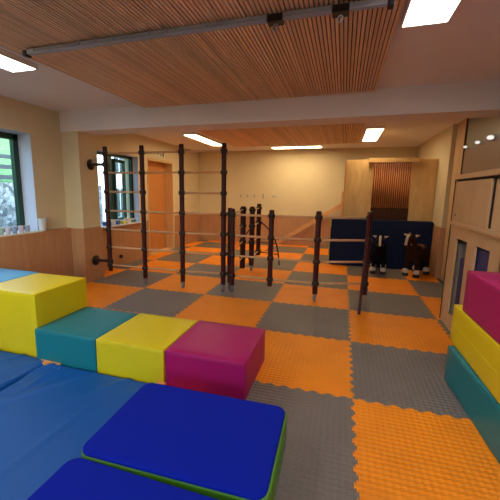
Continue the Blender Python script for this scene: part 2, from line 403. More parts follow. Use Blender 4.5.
# ------------------------------------------------------------------ foam puzzle tiles
T_, A_ = .055, .0125
def zig(L=1.0, off=0):
    """jigsaw line from 0 to L, (along, across)"""
    n = 17; m_ = .03; p = (L-2*m_)/n; pts = [(0, 0)]
    for k in range(n):
        s = 1 if k % 2 == 0 else -1; a = m_+k*p
        pts += [(a+p*.22, 0), (a+p*.10, s*A_), (a+p*.90, s*A_), (a+p*.78, 0)]
    pts.append((L, 0)); return pts
ORD = ['', 'first', 'second', 'third', 'fourth', 'fifth', 'sixth', 'seventh', 'eighth', 'ninth', 'tenth', 'eleventh']
YL = {0: -.04, -1: -1.07, -2: -2.07}
def tile(i, j):
    x0, x1, y0, y1 = i, i+1, YL.get(j, j), YL.get(j+1, j+1)
    l = r_ = b = t = True
    X0, X1, Y0_, Y1_ = float(x0), float(x1), float(y0), float(y1)
    if i == -5:
        X0 = (XL+.095 if j <= 1 else wl+.002); l = False
    if i == 1:
        X1 = 1.505; r_ = False
    if j == 7: Y1_ = YB-.03; t = False
    if j == -2: b = False
    if i == -5 and j == 2: Y0_ = Y1+.014; b = False
    if i == -5 and j == 1: Y1_ = Y0-.017; t = False
    n = [len(zig())]
    pts = []
    def ln(c, s, along_x, a, b_):
        out = []
        for q, h in zig():
            if along_x:
                out.append((x0+q, c+h))
            else:
                out.append((c+h, y0+q*(y1-y0)))
        return out
    # bottom, right, top, left
    bot = ln(Y0_, 1, True, 0, 0) if b else [(X0, Y0_), (X1, Y0_)]
    rig = ln(X1, 1, False, 0, 0) if r_ else [(X1, Y0_), (X1, Y1_)]
    top = ln(Y1_, 1, True, 0, 0) if t else [(X0, Y1_), (X1, Y1_)]
    lef = ln(X0, 1, False, 0, 0) if l else [(X0, Y0_), (X0, Y1_)]
    def clip(L):
        o = []
        for x, y in L:
            if (not l and x < X0+.018) or (not r_ and x > X1-.018) or (not b and y < Y0_+.018) or (not t and y > Y1_-.018):
                # outside the cut: keep only true corners of the cut rectangle
                continue
            o.append((x, y))
        return o
    P = []
    for side, st_, en_ in ((bot, (X0, Y0_), (X1, Y0_)), (rig, (X1, Y0_), (X1, Y1_)), (top[::-1], (X1, Y1_), (X0, Y1_)), (lef[::-1], (X0, Y1_), (X0, Y0_))):
        P += [st_]+clip(side)+[en_]
    Q = []
    for p in P:
        if not Q or math.hypot(p[0]-Q[-1][0], p[1]-Q[-1][1]) > 1e-4: Q.append(p)
    if math.hypot(Q[0][0]-Q[-1][0], Q[0][1]-Q[-1][1]) < 1e-4: Q.pop()
    bm = bmesh.new(); prism(bm, Q, -.012, 0)
    bm.normal_update()
    bmesh.ops.triangulate(bm, faces=[f for f in bm.faces if len(f.verts) > 4], ngon_method='EAR_CLIP')
    gr = (i+j) % 2 == 0
    o = link('foam_mat', bm, M['grey' if gr else 'orange'])
    row, col = 8-j, i+6
    where = '%s row from back wall, %s column from window wall' % (ORD[row], ORD[col])
    tag(o, ('grey' if gr else 'orange')+' puzzle-edged foam mat square, '+where, 'foam mat', 'foam puzzle mat squares')
for j in range(-2, 8):
    for i in range(-5, 2):
        if j == -2 and i < -1: continue
        if j == -1 and i < -3: continue
        tile(i, j)

# ------------------------------------------------------------------ soft play blocks
def soft_block(x0, x1, y0, y1, z0, z1, mat, lab, rz=0, group=None, seamz=None, cat='soft play block'):
    cx, cy = (x0+x1)/2, (y0+y1)/2; a, b = (x1-x0)/2, (y1-y0)/2; h = z1-z0
    e = empty('soft_play_block', (cx, cy, z0), lab, cat, group, rz)
    bm = bmesh.new(); t = bmesh.new(); bmesh.ops.create_cube(t, size=1)
    bmesh.ops.subdivide_edges(t, edges=t.edges[:], cuts=7, use_grid_fill=True)
    for v in t.verts:
        c_ = v.co.copy(); bu = .006*(1-(2*c_.x)**2*(abs(c_.x) < .499))*(1-(2*c_.y)**2*(abs(c_.y) < .499))
        v.co = Vector((c_.x*2*a, c_.y*2*b, (c_.z+.5)*h))
        if abs(c_.z-.5) < 1e-4 and abs(c_.x) < .49 and abs(c_.y) < .49: v.co.z += .004*(1-(2*c_.x)**2)*(1-(2*c_.y)**2)
    sharp = [ed for ed in t.edges if len(ed.link_faces) == 2 and ed.calc_face_angle(0) > 1.2]
    bmesh.ops.bevel(t, geom=sharp, offset=.007, segments=2, affect='EDGES', profile=.5)
    merge(bm, t)
    link('block_body', bm, mat, e, smooth=True).data.set_sharp_from_angle(angle=.4)
    sb = bmesh.new()
    for sz in (seamz or [h-.022]):
        R = .012; pts = []
        for sx, sy, st in ((1, 1, 0), (-1, 1, 1), (-1, -1, 2), (1, -1, 3)):
            for k in range(3):
                an = PI/2*(st+k/2); pts.append((sx*(a-R)+R*math.cos(an)*1.03, sy*(b-R)+R*math.sin(an)*1.03, sz))
        path(sb, pts, .0022, n=6, closed=True)
    link('seam', sb, mat, e)
    return e
g1 = 'soft play blocks in the row'
soft_block(-1.364, -.735, -.345, .32, 0, .30, M['magenta'], 'magenta soft foam block at the right end of the low row', group=g1)
soft_block(-1.984, -1.374, -.350, .305, 0, .30, M['yellow'], 'low yellow soft foam block between the teal and the magenta blocks', group=g1)
soft_block(-2.616, -1.994, -.35, .285, 0, .30, M['teal'], 'low teal soft foam block beside the tall yellow block', group=g1)
soft_block(-3.27, -2.632, -.305, .33, 0, .592, M['yellow'], 'tall yellow soft foam block, twice as high as its neighbours', group=g1)
soft_block(-3.91, -3.28, -.28, .36, 0, .592, M['lblue'], 'tall light blue soft foam block at the left edge of the view', group=g1)
g2 = 'soft play blocks stacked by the cabinet'
soft_block(.745, 1.345, -.68, .51, 0, .295, M['teal'], 'long teal soft foam block at the bottom of the right stack', rz=math.radians(3), group=g2)
soft_block(.76, 1.36, -.60, .60, .30, .608, M['yellow'], 'long yellow soft foam block in the middle of the right stack', rz=math.radians(1), group=g2, seamz=[.154])
soft_block(.77, 1.37, -.77, .43, .613, .925, M['magenta'], 'long magenta soft foam block on top of the right stack', rz=math.radians(1), group=g2)

# ------------------------------------------------------------------ vinyl mats and cushions
def rrect(x0, x1, y0, y1, R, n=6):
    pts = []
    for cx, cy, st in ((x1-R, y1-R, 0), (x0+R, y1-R, 1), (x0+R, y0+R, 2), (x1-R, y0+R, 3)):
        for k in range(n+1):
            an = PI/2*(st+k/n); pts.append((cx+R*math.cos(an), cy+R*math.sin(an)))
    return pts
def slab(bm, x0, x1, y0, y1, z0, z1, R, ed, puff=0, n=6, prof=4, fold=None):
    """rounded-corner slab with rounded top and bottom edge; top is a grid that can swell"""
    prev = None
    levels = []
    for k in range(prof+1):
        t = k/prof*PI/2; levels.append((ed*(1-math.sin(t)), z0+ed*(1-math.cos(t))))
    for k in range(prof+1):
        t = k/prof*PI/2; levels.append((ed*(1-math.cos(t)), z1-ed*(1-math.sin(t))))
    for s in (.1, .22, .36, .5, .65, .8, .93): levels.append((('s', s), z1))
    mx, my = (x0+x1)/2, (y0+y1)/2
    first = None
    for ins, z in levels:
        if isinstance(ins, tuple):
            s = ins[1]; base = rrect(x0+ed, x1-ed, y0+ed, y1-ed, max(R-ed, .005), n)
            ring = [((mx+(x-mx)*(1-s)), (my+(y-my)*(1-s)), z+puff*(1-(1-s)**2)) for x, y in base]
        else:
            ring = [(x, y, z) for x, y in rrect(x0+ins, x1-ins, y0+ins, y1-ins, max(R-ins, .005), n)]
        if fold: ring = [(x, y, z+(fold(x, y) if z >= z1-1e-6 else 0)) for x, y, z in ring]
        vs = [bm.verts.new(p) for p in ring]
        if prev:
            for k in range(len(vs)): bm.faces.new((prev[k], prev[(k+1) % len(vs)], vs[(k+1) % len(vs)], vs[k]))
        else: first = vs
        prev = vs
    bm.faces.new(prev); bm.faces.new(first[::-1])
def floor_mat(x0, x1, y0, y1, lab, sp=None):
    e = empty('vinyl_floor_mat', ((x0+x1)/2, (y0+y1)/2, 0), lab, 'mat', 'large blue vinyl floor mats')
    a, b = (x1-x0)/2, (y1-y0)/2
    # top as dense grid with soft wrinkles
    bm = bmesh.new(); nx, ny = 70, 90
    rnd = random.Random(3)
    wr = [(rnd.uniform(-a, a), rnd.uniform(b*.2, b), rnd.uniform(-.6, .6), rnd.uniform(.15, .45), rnd.uniform(.006, .013)) for _ in range(9)]
    def hz(x, y):
        z = .030
        for wx, wy, an, L, h in wr:
            dx, dy = x-wx, y-wy; p = dx*math.cos(an+1.2)+dy*math.sin(an+1.2); q = -dx*math.sin(an+1.2)+dy*math.cos(an+1.2)
            z += h*math.exp(-(q/.028)**2)*math.exp(-(p/L)**2)
        ex = min(a-abs(x), b-abs(y)); z -= .022*math.exp(-max(ex, 0)/.012)
        return z
    R = .07
    def rc(x, y):   # squeeze grid into rounded corners
        cx, cy = a-R, b-R
        if abs(x) > cx and abs(y) > cy:
            dx, dy = abs(x)-cx, abs(y)-cy; m_ = max(dx, dy); L = math.hypot(dx, dy)
            k = m_/L if L else 1
            return (math.copysign(cx+dx*k, x), math.copysign(cy+dy*k, y))
        return (x, y)
    def dens(n, L):
        o = [-L, -L+.006, -L+.015, -L+.03]; m_ = [(-L+.05)+(2*L-.1)*k/n for k in range(n+1)]
        return o+m_+[-q for q in o[::-1]]
    gx, gy = dens(nx, a), dens(ny, b)
    V = [[bm.verts.new((*rc(x, y), hz(x, y))) for x in gx] for y in gy]
    for q in range(len(gy)-1):
        for p in range(len(gx)-1): bm.faces.new((V[q][p], V[q][p+1], V[q+1][p+1], V[q+1][p]))
    be = [ed for ed in bm.edges if ed.is_boundary]
    rr = bmesh.ops.extrude_edge_only(bm, edges=be); vs = [g for g in rr['geom'] if isinstance(g, bmesh.types.BMVert)]
    for v in vs: v.co.z = .001
    link('mat_cover', bm, M['matblue'], e, smooth=True)
    if sp:
        pm = bmesh.new(); prism(pm, [(sp[0]+.028*math.cos(k*PI/8), sp[1]+.020*math.sin(k*PI/8)) for k in range(16)], .030, .0335)
        link('printed_mark', pm, M['spot'], e)['label'] = 'pale blue oval mark'
    return e
floor_mat(-2.475, -1.375, -2.45, -.358, 'blue vinyl mat between the block row and the padded cushions, wrinkled', sp=(-.40, .975))
floor_mat(-3.60, -2.485, -2.45, -.315, 'blue vinyl mat lying before the tall yellow block at the left edge')
oc = bmesh.new()
prism(oc, [(-2.57, -.352), (-2.50, -.405), (-2.44, -.395), (-2.455, -.352)], .001, .034)
prism(oc, [(-2.45, -.352), (-2.435, -.392), (-2.34, -.372), (-2.35, -.352)], .001, .032)
tag(link('foam_offcut', oc, M['offcut']), 'small tan orange foam scrap at the foot of the teal block', 'foam scrap')
oc = bmesh.new(); prism(oc, [(-1.43, -.352), (-1.41, -.395), (-1.36, -.405), (-1.35, -.352)], .001, .046)
tag(link('foam_offcut', oc, M['offcut']), 'small tan orange foam scrap between the yellow and magenta blocks', 'foam scrap')

def cushion(x0, x1, y0, y1, lab, rz=0):
    cx, cy = (x0+x1)/2, (y0+y1)/2; a, b = (x1-x0)/2, (y1-y0)/2
    e = empty('padded_cushion', (cx, cy, 0), lab, 'cushion', 'padded blue and green cushions', rz)
    bm = bmesh.new(); slab(bm, -a, a, -b, b, 0, .186, .07, .010); link('cushion_base', bm, M['lime'], e, smooth=True)['label'] = 'green vinyl underside and sides'
    bm = bmesh.new(); slab(bm, -a+.004, a-.012, -b+.008, b-.004, .170, .204, .065, .014, puff=.006); link('cushion_top', bm, M['royal'], e, smooth=True)['label'] = 'royal blue padded top'
    return e
cushion(-1.355, -.385, -1.285, -.60, 'royal blue cushion with green sides, whole and lying before the magenta block', rz=math.radians(1.2))
cushion(-1.35, -.39, -1.94, -1.312, 'royal blue cushion with green sides, nearest the camera and cut by the lower edge', rz=math.radians(-.5))

# ------------------------------------------------------------------ climbing frames
def post(parent, x, y, z0, z1, caster=False, joints=(), lean=None, R=.036):
    bm = bmesh.new(); tube(bm, (0, 0, z0), (0, 0, z1-.02), R, n=16)
    lathe(bm, [(R, z1-.02), (R*.9, z1-.006), (R*.5, z1)], n=16)
    p = link('post', bm, M['post'], parent, loc=(x, y, 0), smooth=True); p.data.set_sharp_from_angle(angle=.7)
    for zj in joints:
        b2 = bmesh.new(); lathe(b2, [(R+.002, zj-.034), (R+.010, zj-.026), (R+.017, zj), (R+.010, zj+.026), (R+.002, zj+.034)], n=16)
        link('connector', b2, M['conn'], p, smooth=True)
    if caster:
        b3 = bmesh.new(); tube(b3, (0, 0, z0-.02), (0, 0, z0+.03), R*.75); box(b3, -.022, -.016, -.02, .02, .03, z0-.01); box(b3, .016, .022, -.02, .02, .03, z0-.01)
        box(b3, -.022, .022, -.02, .02, z0-.02, z0-.008)
        tube(b3, (-.015, 0, .037), (.015, 0, .037), .036, n=18)
        link('caster', b3, M['wheel'], p)
    return p
def rung(parent, a, b, r=.0155, mat='rung'):
    bm = bmesh.new(); tube(bm, a, b, r, n=10); return link('rung', bm, M[mat], parent, smooth=True)
ZR = [.27, .57, .86, 1.16, 1.46, 1.755, 2.05]
o = Vector((-2.77, 2.2, 0))
fr = empty('climbing_frame', o, 'tall maroon climbing frame with wooden rungs bolted to the left pillar', 'climbing frame')
PX = [(-3.755, 2.20), (-3.095, 2.19), (-2.44, 2.20), (-1.80, 2.25)]
for k, (x, y) in enumerate(PX):
    post(fr, x-o.x, y-o.y, .17 if k == 0 else .11, 2.16, caster=k > 0, joints=ZR)
for k in range(3):
    for z in ZR:
        if k == 1 and abs(z-1.46) < .01: continue
        rung(fr, (PX[k][0]-o.x, PX[k][1]-o.y, z), (PX[k+1][0]-o.x, PX[k+1][1]-o.y, z))
for z in (1.885, .335):
    bm = bmesh.new(); lathe(bm, [(.085, 0), (.085, .014), (.035, .03)], n=16); 
    bmesh.ops.rotate(bm, verts=bm.verts[:], matrix=Matrix.Rotation(PI/2, 3, 'Y'))
    for v in bm.verts: v.co += Vector((XP+.012-o.x, 2.17-o.y, z))
    tube(bm, (XP+.02-o.x, 2.17-o.y, z), (PX[0][0]-o.x, 2.19-o.y, z), .022)
    lathe(bm, [(.036, z-.04), (.05, z-.03), (.05, z+.03), (.036, z+.04)], c=(PX[0][0]-o.x, PX[0][1]-o.y, 0))
    link('wall_bracket', bm, M['conn'], fr)
# low frame running right
ZL = [.255, .557, .855, 1.158]
o = Vector((-.72, 2.3, 0))
lo = empty('climbing_frame', o, 'low climbing frame with four rails between the tall frame and the leaning rod', 'climbing frame')
PL = [(-1.665, 2.26, .11, True), (-1.085, 2.22, .16, False), (-.45, 2.22, .11, True), (.20, 2.45, .10, False)]
for x, y, z0, c_ in PL: post(lo, x-o.x, y-o.y, z0, 1.245, caster=c_, joints=ZL)
for k in range(3):
    for z in ZL: rung(lo, (PL[k][0]-o.x, PL[k][1]-o.y, z), (PL[k+1][0]-o.x, PL[k+1][1]-o.y, z))
bm = bmesh.new(); tube(bm, (.115-o.x, 1.83-o.y, .012), (.19-o.x, 2.40-o.y, 1.20), .017); ball(bm, (.19-o.x, 2.40-o.y, 1.20), .026)
link('support_rod', bm, M['post'], lo)
bm = bmesh.new(); tube(bm, (.275-o.x, 2.56-o.y, .01), (.215-o.x, 2.46-o.y, .30), .011); link('foot', bm, M['steel'], lo)
# folded rear gate with an arched rod
o = Vector((-1.8, 3.2, 0))
gt = empty('climbing_frame', o, 'folded climbing gate of four posts with an arched rod behind the low frame', 'climbing frame')
GP = [(-1.745, 2.40, .11, True, .038), (-1.925, 3.74, .04, False, .052), (-1.745, 3.72, .11, True, .048), (-1.80, 4.50, .18, False, .046)]
for x, y, z0, c_, R_ in GP: post(gt, x-o.x, y-o.y, z0, 1.22 if 3 < y < 4 else 1.25, caster=c_, joints=ZL, R=R_)
for z in ZL:
    rung(gt, (GP[0][0]-o.x, GP[0][1]-o.y, z), (GP[1][0]-o.x, GP[1][1]-o.y, z), .011)
    rung(gt, (GP[2][0]-o.x, GP[2][1]-o.y, z), (GP[3][0]-o.x, GP[3][1]-o.y, z), .011)
bm = bmesh.new()
a_, b_ = Vector((-1.78, 4.48, .90)), Vector((-1.31, 4.32, .02))
pts = [a_.lerp(b_, t/10)+Vector((.10, 0, .10))*math.sin(PI*t/10) for t in range(11)]
path(bm, [p-o for p in pts], .014)
tube(bm, Vector((-1.80, 4.50, .45))-o, Vector((-1.42, 4.36, .45))-o, .010); tube(bm, Vector((-1.80, 4.50, .24))-o, Vector((-1.36, 4.34, .24))-o, .010)
link('arched_rod', bm, M['post'], gt, smooth=True)
bm = bmesh.new(); tube(bm, Vector((-1.80, 4.47, .95))-o, Vector((-1.93, 3.78, .62))-o, .011); tube(bm, Vector((-1.93, 3.74, .62))-o, Vector((-1.75, 2.44, .86))-o, .011)
link('brace', bm, M['post'], gt, smooth=True)

# ------------------------------------------------------------------ plywood booth with rod curtain
o = Vector((.68, 5.12, 0))
pw = empty('plywood_booth', o, 'plywood wall with two panels either side of an opening, behind the navy mat', 'booth')
HT = 2.15
def PB(name, mat, d, bev=.004): return B(name, M[mat], (d[0]-o.x, d[1]-o.x, d[2]-o.y, d[3]-o.y, d[4], d[5]), pw, bev=bev)
PB('panel', 'ply', (-.13, .385, 5.10, 5.125, 0, HT))
rp = PB('panel', 'ply', (1.09, 1.525, 5.10, 5.125, 0, HT))
PB('crossbar', 'ply', (.29, 1.18, 4.99, 5.10, 2.085, 2.165))
PB('lower_board', 'slatback', (.385, 1.09, 5.13, 5.15, 0, 1.03))
PB('side_board', 'door', (-.155, -.13, 5.10, 5.45, 0, HT-.03))
PB('back_board', 'backb', (-.13, 1.52, 5.43, 5.45, 0, HT))
rs = bmesh.new()
for rr_, n_ in ((.085, 12), (.045, 6)):
    for k in range(n_):
        an = 2*PI*k/n_; cx, cz = 1.30-o.x+rr_*math.cos(an), 1.66+rr_*math.sin(an)
        path(rs, [(cx+.018*math.cos(t*PI/4), 5.0985-o.y, cz+.018*math.sin(t*PI/4)) for t in range(8)], .0022, n=5, closed=True)
link('rosette', rs, M['door'], rp)['label'] = 'engraved ring of small circles'
cu = empty('rod_curtain', (.735, 5.115, 2.085), 'curtain of thin reddish wooden rods hanging in the plywood opening', 'curtain')
n = 19
for k in range(n):
    x = -.345+k*.69/(n-1); bm = bmesh.new(); zz = -.885+random.uniform(-.006, .006)
    tube(bm, (x, random.uniform(-.004, .004), zz), (x, 0, -.012), .0115, n=8); tube(bm, (x, 0, -.012), (x, 0, .03), .003, n=5)
    link('rod', bm, M['reed'], cu, smooth=True)
cu2 = bmesh.new()
for k in range(n): tube(cu2, (-.335+k*.67/(n-1), 0, -1.06), (-.335+k*.67/(n-1), 0, -.90), .0085, n=6)
link('fringe', cu2, plain('dark_reed', (104, 56, 30), .7), cu)

# navy mat standing upright in front of it
nm = empty('upright_gym_mat', (.585, 4.95, 0), 'navy blue gym mat standing upright against the plywood wall', 'gym mat')
bm = bmesh.new(); t = bmesh.new(); slab(t, -.95, .935, -.48, .48, -.07, .07, .05, .02, puff=.004)
merge(bm, t, Matrix.Translation((0, 0, .482)) @ Matrix.Rotation(PI/2, 4, 'X')); link('mat_body', bm, M['navy'], nm, smooth=True)
B('strap', M['strap'], (-.972, -.940, -.078, -.015, .80, .93), nm, bev=.003)
B('strap', M['strap'], (-.975, -.945, .0, .03, .12, .60), nm, bev=.003)

# ------------------------------------------------------------------ plush horses
def skin_mesh(name, verts, edges, mat, parent, lv=2):
    me = bpy.data.meshes.new(name); me.from_pydata([v[:3] for v in verts], edges, [])
    ob = bpy.data.objects.new(name, me); COL.objects.link(ob)
    sk = ob.modifiers.new('skin', 'SKIN'); sk.use_smooth_shade = True
    for k, v in enumerate(verts):
        rr_ = v[3]; me.skin_vertices[0].data[k].radius = (rr_, rr_) if not isinstance(rr_, tuple) else rr_
    me.skin_vertices[0].data[0].use_root = True
    ss = ob.modifiers.new('sub', 'SUBSURF'); ss.levels = lv; ss.render_levels = lv
    dg = bpy.context.evaluated_depsgraph_get(); ev = ob.evaluated_get(dg)
    nm_ = bpy.data.meshes.new_from_object(ev); bpy.data.objects.remove(ob)
    for p in nm_.polygons: p.use_smooth = True
    nm_.materials.clear(); nm_.materials.append(mat)
    o2 = bpy.data.objects.new(name, nm_); COL.objects.link(o2); o2.parent = parent
    return o2
def horse(loc, rz, lab, body, second, sc=1):
    e = empty('plush_horse', loc, lab, 'toy horse', 'plush ride on horses', rz); e.scale = (sc, sc, sc)
    # local: faces +x
    V = [(0, 0, .40, .115), (-.16, 0, .41, .115), (.15, 0, .40, .11),     # barrel
         (.225, 0, .50, .082), (.265, 0, .61, .068), (.275, 0, .685, .064),  # neck, poll
         (.34, 0, .665, .076), (.392, 0, .590, .062), (.412, 0, .535, .054),  # head
         (.17, .075, .28, .05), (.175, .085, .16, .036), (.18, .09, .05, .036),
         (.17, -.075, .28, .05), (.175, -.085, .16, .036), (.18, -.09, .05, .036),
         (-.19, .075, .29, .062), (-.225, .085, .17, .038), (-.20, .09, .05, .036),
         (-.19, -.075, .29, .062), (-.225, -.085, .17, .038), (-.20, -.09, .05, .036)]
    E = [(0, 1), (0, 2), (2, 3), (3, 4), (4, 5), (5, 6), (6, 7), (7, 8), (2, 9), (9, 10), (10, 11), (2, 12), (12, 13), (13, 14), (1, 15), (15, 16), (16, 17), (1, 18), (18, 19), (19, 20)]
    skin_mesh('body', V, E, M[body], e)
    for s in (1, -1):
        bm = bmesh.new(); t = bmesh.new(); bmesh.ops.create_cone(t, cap_ends=True, segments=10, radius1=.024, radius2=.006, depth=.065)
        merge(bm, t, Matrix.Translation((.275, s*.100, .715)) @ Matrix.Rotation(-s*1.25, 4, 'X') @ Matrix.Diagonal((.6, 1, 1, 1)))
        link('ear', bm, M['furw'], e, smooth=True)
        bm = bmesh.new(); ball(bm, (.372, s*.050, .668), .011); link('eye', bm, M['conn'], e, smooth=True)
    # blaze down the face
    bm = bmesh.new()
    path(bm, [(.345, 0, .728), (.399, 0, .700), (.436, 0, .632), (.458, 0, .565)], .021, n=10); link('blaze', bm, M['furw'], e, smooth=True)['label'] = 'white blaze'
    bm = bmesh.new(); ball(bm, (.415, 0, .535), .040, (.9, 1.0, .8)); link('muzzle', bm, M[body], e, smooth=True)
    # halter round the jaw
    bm = bmesh.new(); path(bm, [(.375+.045*math.sin(t*PI/6), .055*math.cos(t*PI/6), .575+.02*math.sin(t*PI/6)) for t in range(12)], .008, n=6, closed=True)
    link('halter', bm, M['rung'], e, smooth=True)
    # mane
    bm = bmesh.new()
    for k in range(7): ball(bm, (.33-.028*k-.0, random.uniform(-.01, .01), .73-.036*k), .036, (1, .8, 1), 10)
    link('mane', bm, M[second], e, smooth=True)
    bm = bmesh.new(); path(bm, [(-.27, 0, .47), (-.32, 0, .42), (-.335, 0, .33), (-.33, 0, .24)], .026, n=8); link('tail', bm, M[second], e, smooth=True)
    bm = bmesh.new(); slab(bm, -.12, .06, -.105, .105, .47, .53, .05, .02, puff=.01); link('saddle', bm, M[second], e, smooth=True)
    for x, y in ((.18, .09), (.18, -.09), (-.20, .09), (-.20, -.09)):
        bm = bmesh.new(); lathe(bm, [(.030, .052), (.052, .062), (.056, .085), (.044, .115), (.034, .13)], (x, y, 0)); link('sock', bm, M['furw'], e, smooth=True)
        bm = bmesh.new(); lathe(bm, [(.044, 0), (.05, .01), (.05, .045), (.035, .056)], (x, y, 0)); link('hoof', bm, M['black'], e, smooth=True)
    return e
def d2r(a): return math.radians(a)
horse((1.20, 4.46, 0), d2r(236), 'brown plush toy horse with white blaze and socks, standing right', 'fur', 'furm', 1.07)
horse((.56, 4.50, 0), d2r(264), 'black plush toy horse with white blaze, partly behind the maroon post', 'furd', 'furd', 1.0)

# ------------------------------------------------------------------ banister on the back wall
M['ban'] = wood('banister_wood', (206, 150, 100), (222, 170, 122), (.8, 6, 6), .5)
bn = empty('stair_banister', (-.9, YB-.10, 0), 'sloping wooden banister board in front of the back wall', 'banister')
bm = bmesh.new()
def beam2(bm, a, b, wdt, th):
    a, b = Vector(a), Vector(b); d = (b-a); L = d.length; t = bmesh.new(); bmesh.ops.create_cube(t, size=1)
    ang = math.atan2(d.z, d.x)
    merge(bm, t, Matrix.Translation((a+b)/2) @ Matrix.Rotation(-ang, 4, 'Y') @ Matrix.Diagonal((L, th, wdt, 1)))
beam2(bm, (-1.0, 0, .05), (.77, 0, 1.20), .11, .04); link('handrail', bm, M['ban'], bn)
B('newel', M['ban'], (.70, .80, -.04, .04, 0, 1.46), bn, bev=.006)
bm = bmesh.new(); ball(bm, (.75, 0, 1.49), .05); link('newel_cap', bm, M['ban'], bn, smooth=True)

# hooks on the back wall
hk = [(-3.03, 'hook', 'leftmost'), (-2.83, 'hook', 'second from left'), (-2.62, 'hook', 'third from left'), (-2.36, 'tall', 'fourth from left'), (-2.04, 'flat', 'rightmost')]
for x, k_, lab in hk:
    e = empty('wall_hook', (x, YB, 1.37), 'small metal hook on the back wall, %s of the five' % lab, 'hook', 'hooks on the back wall')
    bm = bmesh.new()
    if k_ == 'flat': box(bm, -.07, .07, -.012, 0, -.012, .012, bev=.003)
    elif k_ == 'tall': box(bm, -.016, .016, -.012, 0, -.075, .075, bev=.003)
    else: box(bm, -.018, .018, -.012, 0, -.04, .04, bev=.003)
    link('hook_plate', bm, M['steel'], e)
    bm = bmesh.new(); path(bm, [(0, -.012, .0), (0, -.05, -.01), (0, -.065, .012), (0, -.062, .03)], .006, n=6); link('hook_arm', bm, M['steel'], e)

# switch, outlet
sw = empty('light_switch', (XRR, 4.42, 1.10), 'white light switch on the far right wall beside the cabinet', 'switch')
B('switch_plate', M['plate'], (-.010, 0, -.04, .04, -.07, .07), sw, bev=.003); B('rocker', M['plate'], (-.016, -.010, -.026, .026, -.03, .03), sw, bev=.003)
ds = empty('door_stop', (wl, 3.25, .19), 'round black knob on the wooden panelling behind the tall frame', 'wall knob')
bm = bmesh.new(); lathe(bm, [(.032, 0), (.036, .012), (.034, .045), (.02, .052)], n=16); bmesh.ops.rotate(bm, verts=bm.verts[:], matrix=Matrix.Rotation(PI/2, 3, 'Y')); link('knob', bm, M['black'], ds, smooth=True)

# ------------------------------------------------------------------ cabinet at the right
CX, CD = 1.05, 1.58; CY0, CY1 = .66, 2.06
o = Vector((CX, 1.33, 0))
cb = empty('storage_cabinet', o, 'pale wooden cabinet with sliding doors and slotted lower front against the right wall', 'cabinet')
def CB(name, mat, ds_, bev=.003, parent=None):
    bm = bmesh.new()
    for d in ds_: box(bm, d[0]-o.x, d[1]-o.x, d[2]-o.y, d[3]-o.y, d[4], d[5], bev=bev)
    return link(name, bm, M[mat], parent or cb)
CB('top_board', 'cab', [(CX-.02, CD, CY0, CY1+.02, 1.645, 1.695)])
CB('side_panel', 'cab', [(CX, CD, CY1-.025, CY1, 0, 1.645)]); CB('side_panel', 'cab', [(CX, CD, CY0, CY0+.025, 0, 1.645)])
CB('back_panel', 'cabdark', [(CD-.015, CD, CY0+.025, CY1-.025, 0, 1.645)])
CB('shelf_board', 'cab', [(CX+.0, CD-.015, CY0+.025, CY1-.025, 1.165, 1.19)])
CB('bottom_board', 'cab', [(CX+.03, CD-.015, CY0+.025, CY1-.025, .05, .075)])
CB('shadow_line', 'cabdark', [(CX-.004, CX+.02, CY1, CY1+.014, 0, 1.64)], 0)  # black strip drawn as the shadow line between cabinet and wall
CB('ledge', 'cab', [(CX-.022, CX+.005, CY0, CY1, 1.145, 1.18)])
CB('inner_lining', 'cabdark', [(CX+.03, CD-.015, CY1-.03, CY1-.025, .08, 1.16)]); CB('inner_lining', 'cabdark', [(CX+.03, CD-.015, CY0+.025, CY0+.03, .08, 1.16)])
CB('track', 'cabdark', [(CX+.012, CX+.05, CY0+.025, CY1-.025, 1.615, 1.645), (CX+.045, CX+.05, CY0+.03, CY1-.03, 1.19, 1.615)])
d_a = CB('sliding_door', 'cab', [(CX+.000, CX+.020, 1.045, CY1-.012, 1.19, 1.622)])
d_b = CB('sliding_door', 'cab', [(CX+.023, CX+.042, CY0+.027, 1.08, 1.19, 1.622)])
CB('door_edge', 'cabdark', [(CX+.0215, CX+.0228, 1.0, 1.045, 1.192, 1.618)], 0, cb)
bm = bmesh.new(); tube(bm, (CX-.003-o.x, 1.945-o.y, 1.255), (CX+.002-o.x, 1.945-o.y, 1.255), .014); link('finger_pull', bm, M['black'], d_a)
fp = []
y = CY1
cuts = [(1.46, 1.82), (.885, 1.24)]
fp += [(CX, CX+.022, CY0, CY1, 1.01, 1.145), (CX, CX+.022, CY0, CY1, 0, .16), (CX, CX+.022, 1.82, CY1, .16, 1.01), (CX, CX+.022, 1.24, 1.46, .16, 1.01), (CX, CX+.022, CY0, .885, .16, 1.01)]
CB('slotted_front', 'cab', fp, 0)
# blue mats stored inside
def stored(y0, y1, z1, mt_, lab, x0=CX+.06, x1=CX+.40, lean=.0):
    bm = bmesh.new(); slab(bm, x0-CX, x1-CX, y0, y1, .08, z1, .04, .03, puff=.01)
    for v in bm.verts: v.co.y += lean*(v.co.z-.08)
    for v in bm.verts: v.co -= Vector((.2, (y0+y1)/2, .08))
    tag(link('folded_mat', bm, M[mt_], loc=(CX+.2, (y0+y1)/2, .08), smooth=True), lab, 'folded mat', 'folded mats stored in the cabinet')
stored(1.50, 1.74, .82, 'bluebag', 'blue folded mat behind the far slot of the cabinet', x0=CX+.032)
stored(1.77, 2.0, .96, 'greyc', 'grey folded mat furthest inside the cabinet behind the far slot', x0=CX+.032)
stored(.92, 1.44, .99, 'bluebag', 'wide blue folded mat behind the near slot of the cabinet', x0=CX+.032)
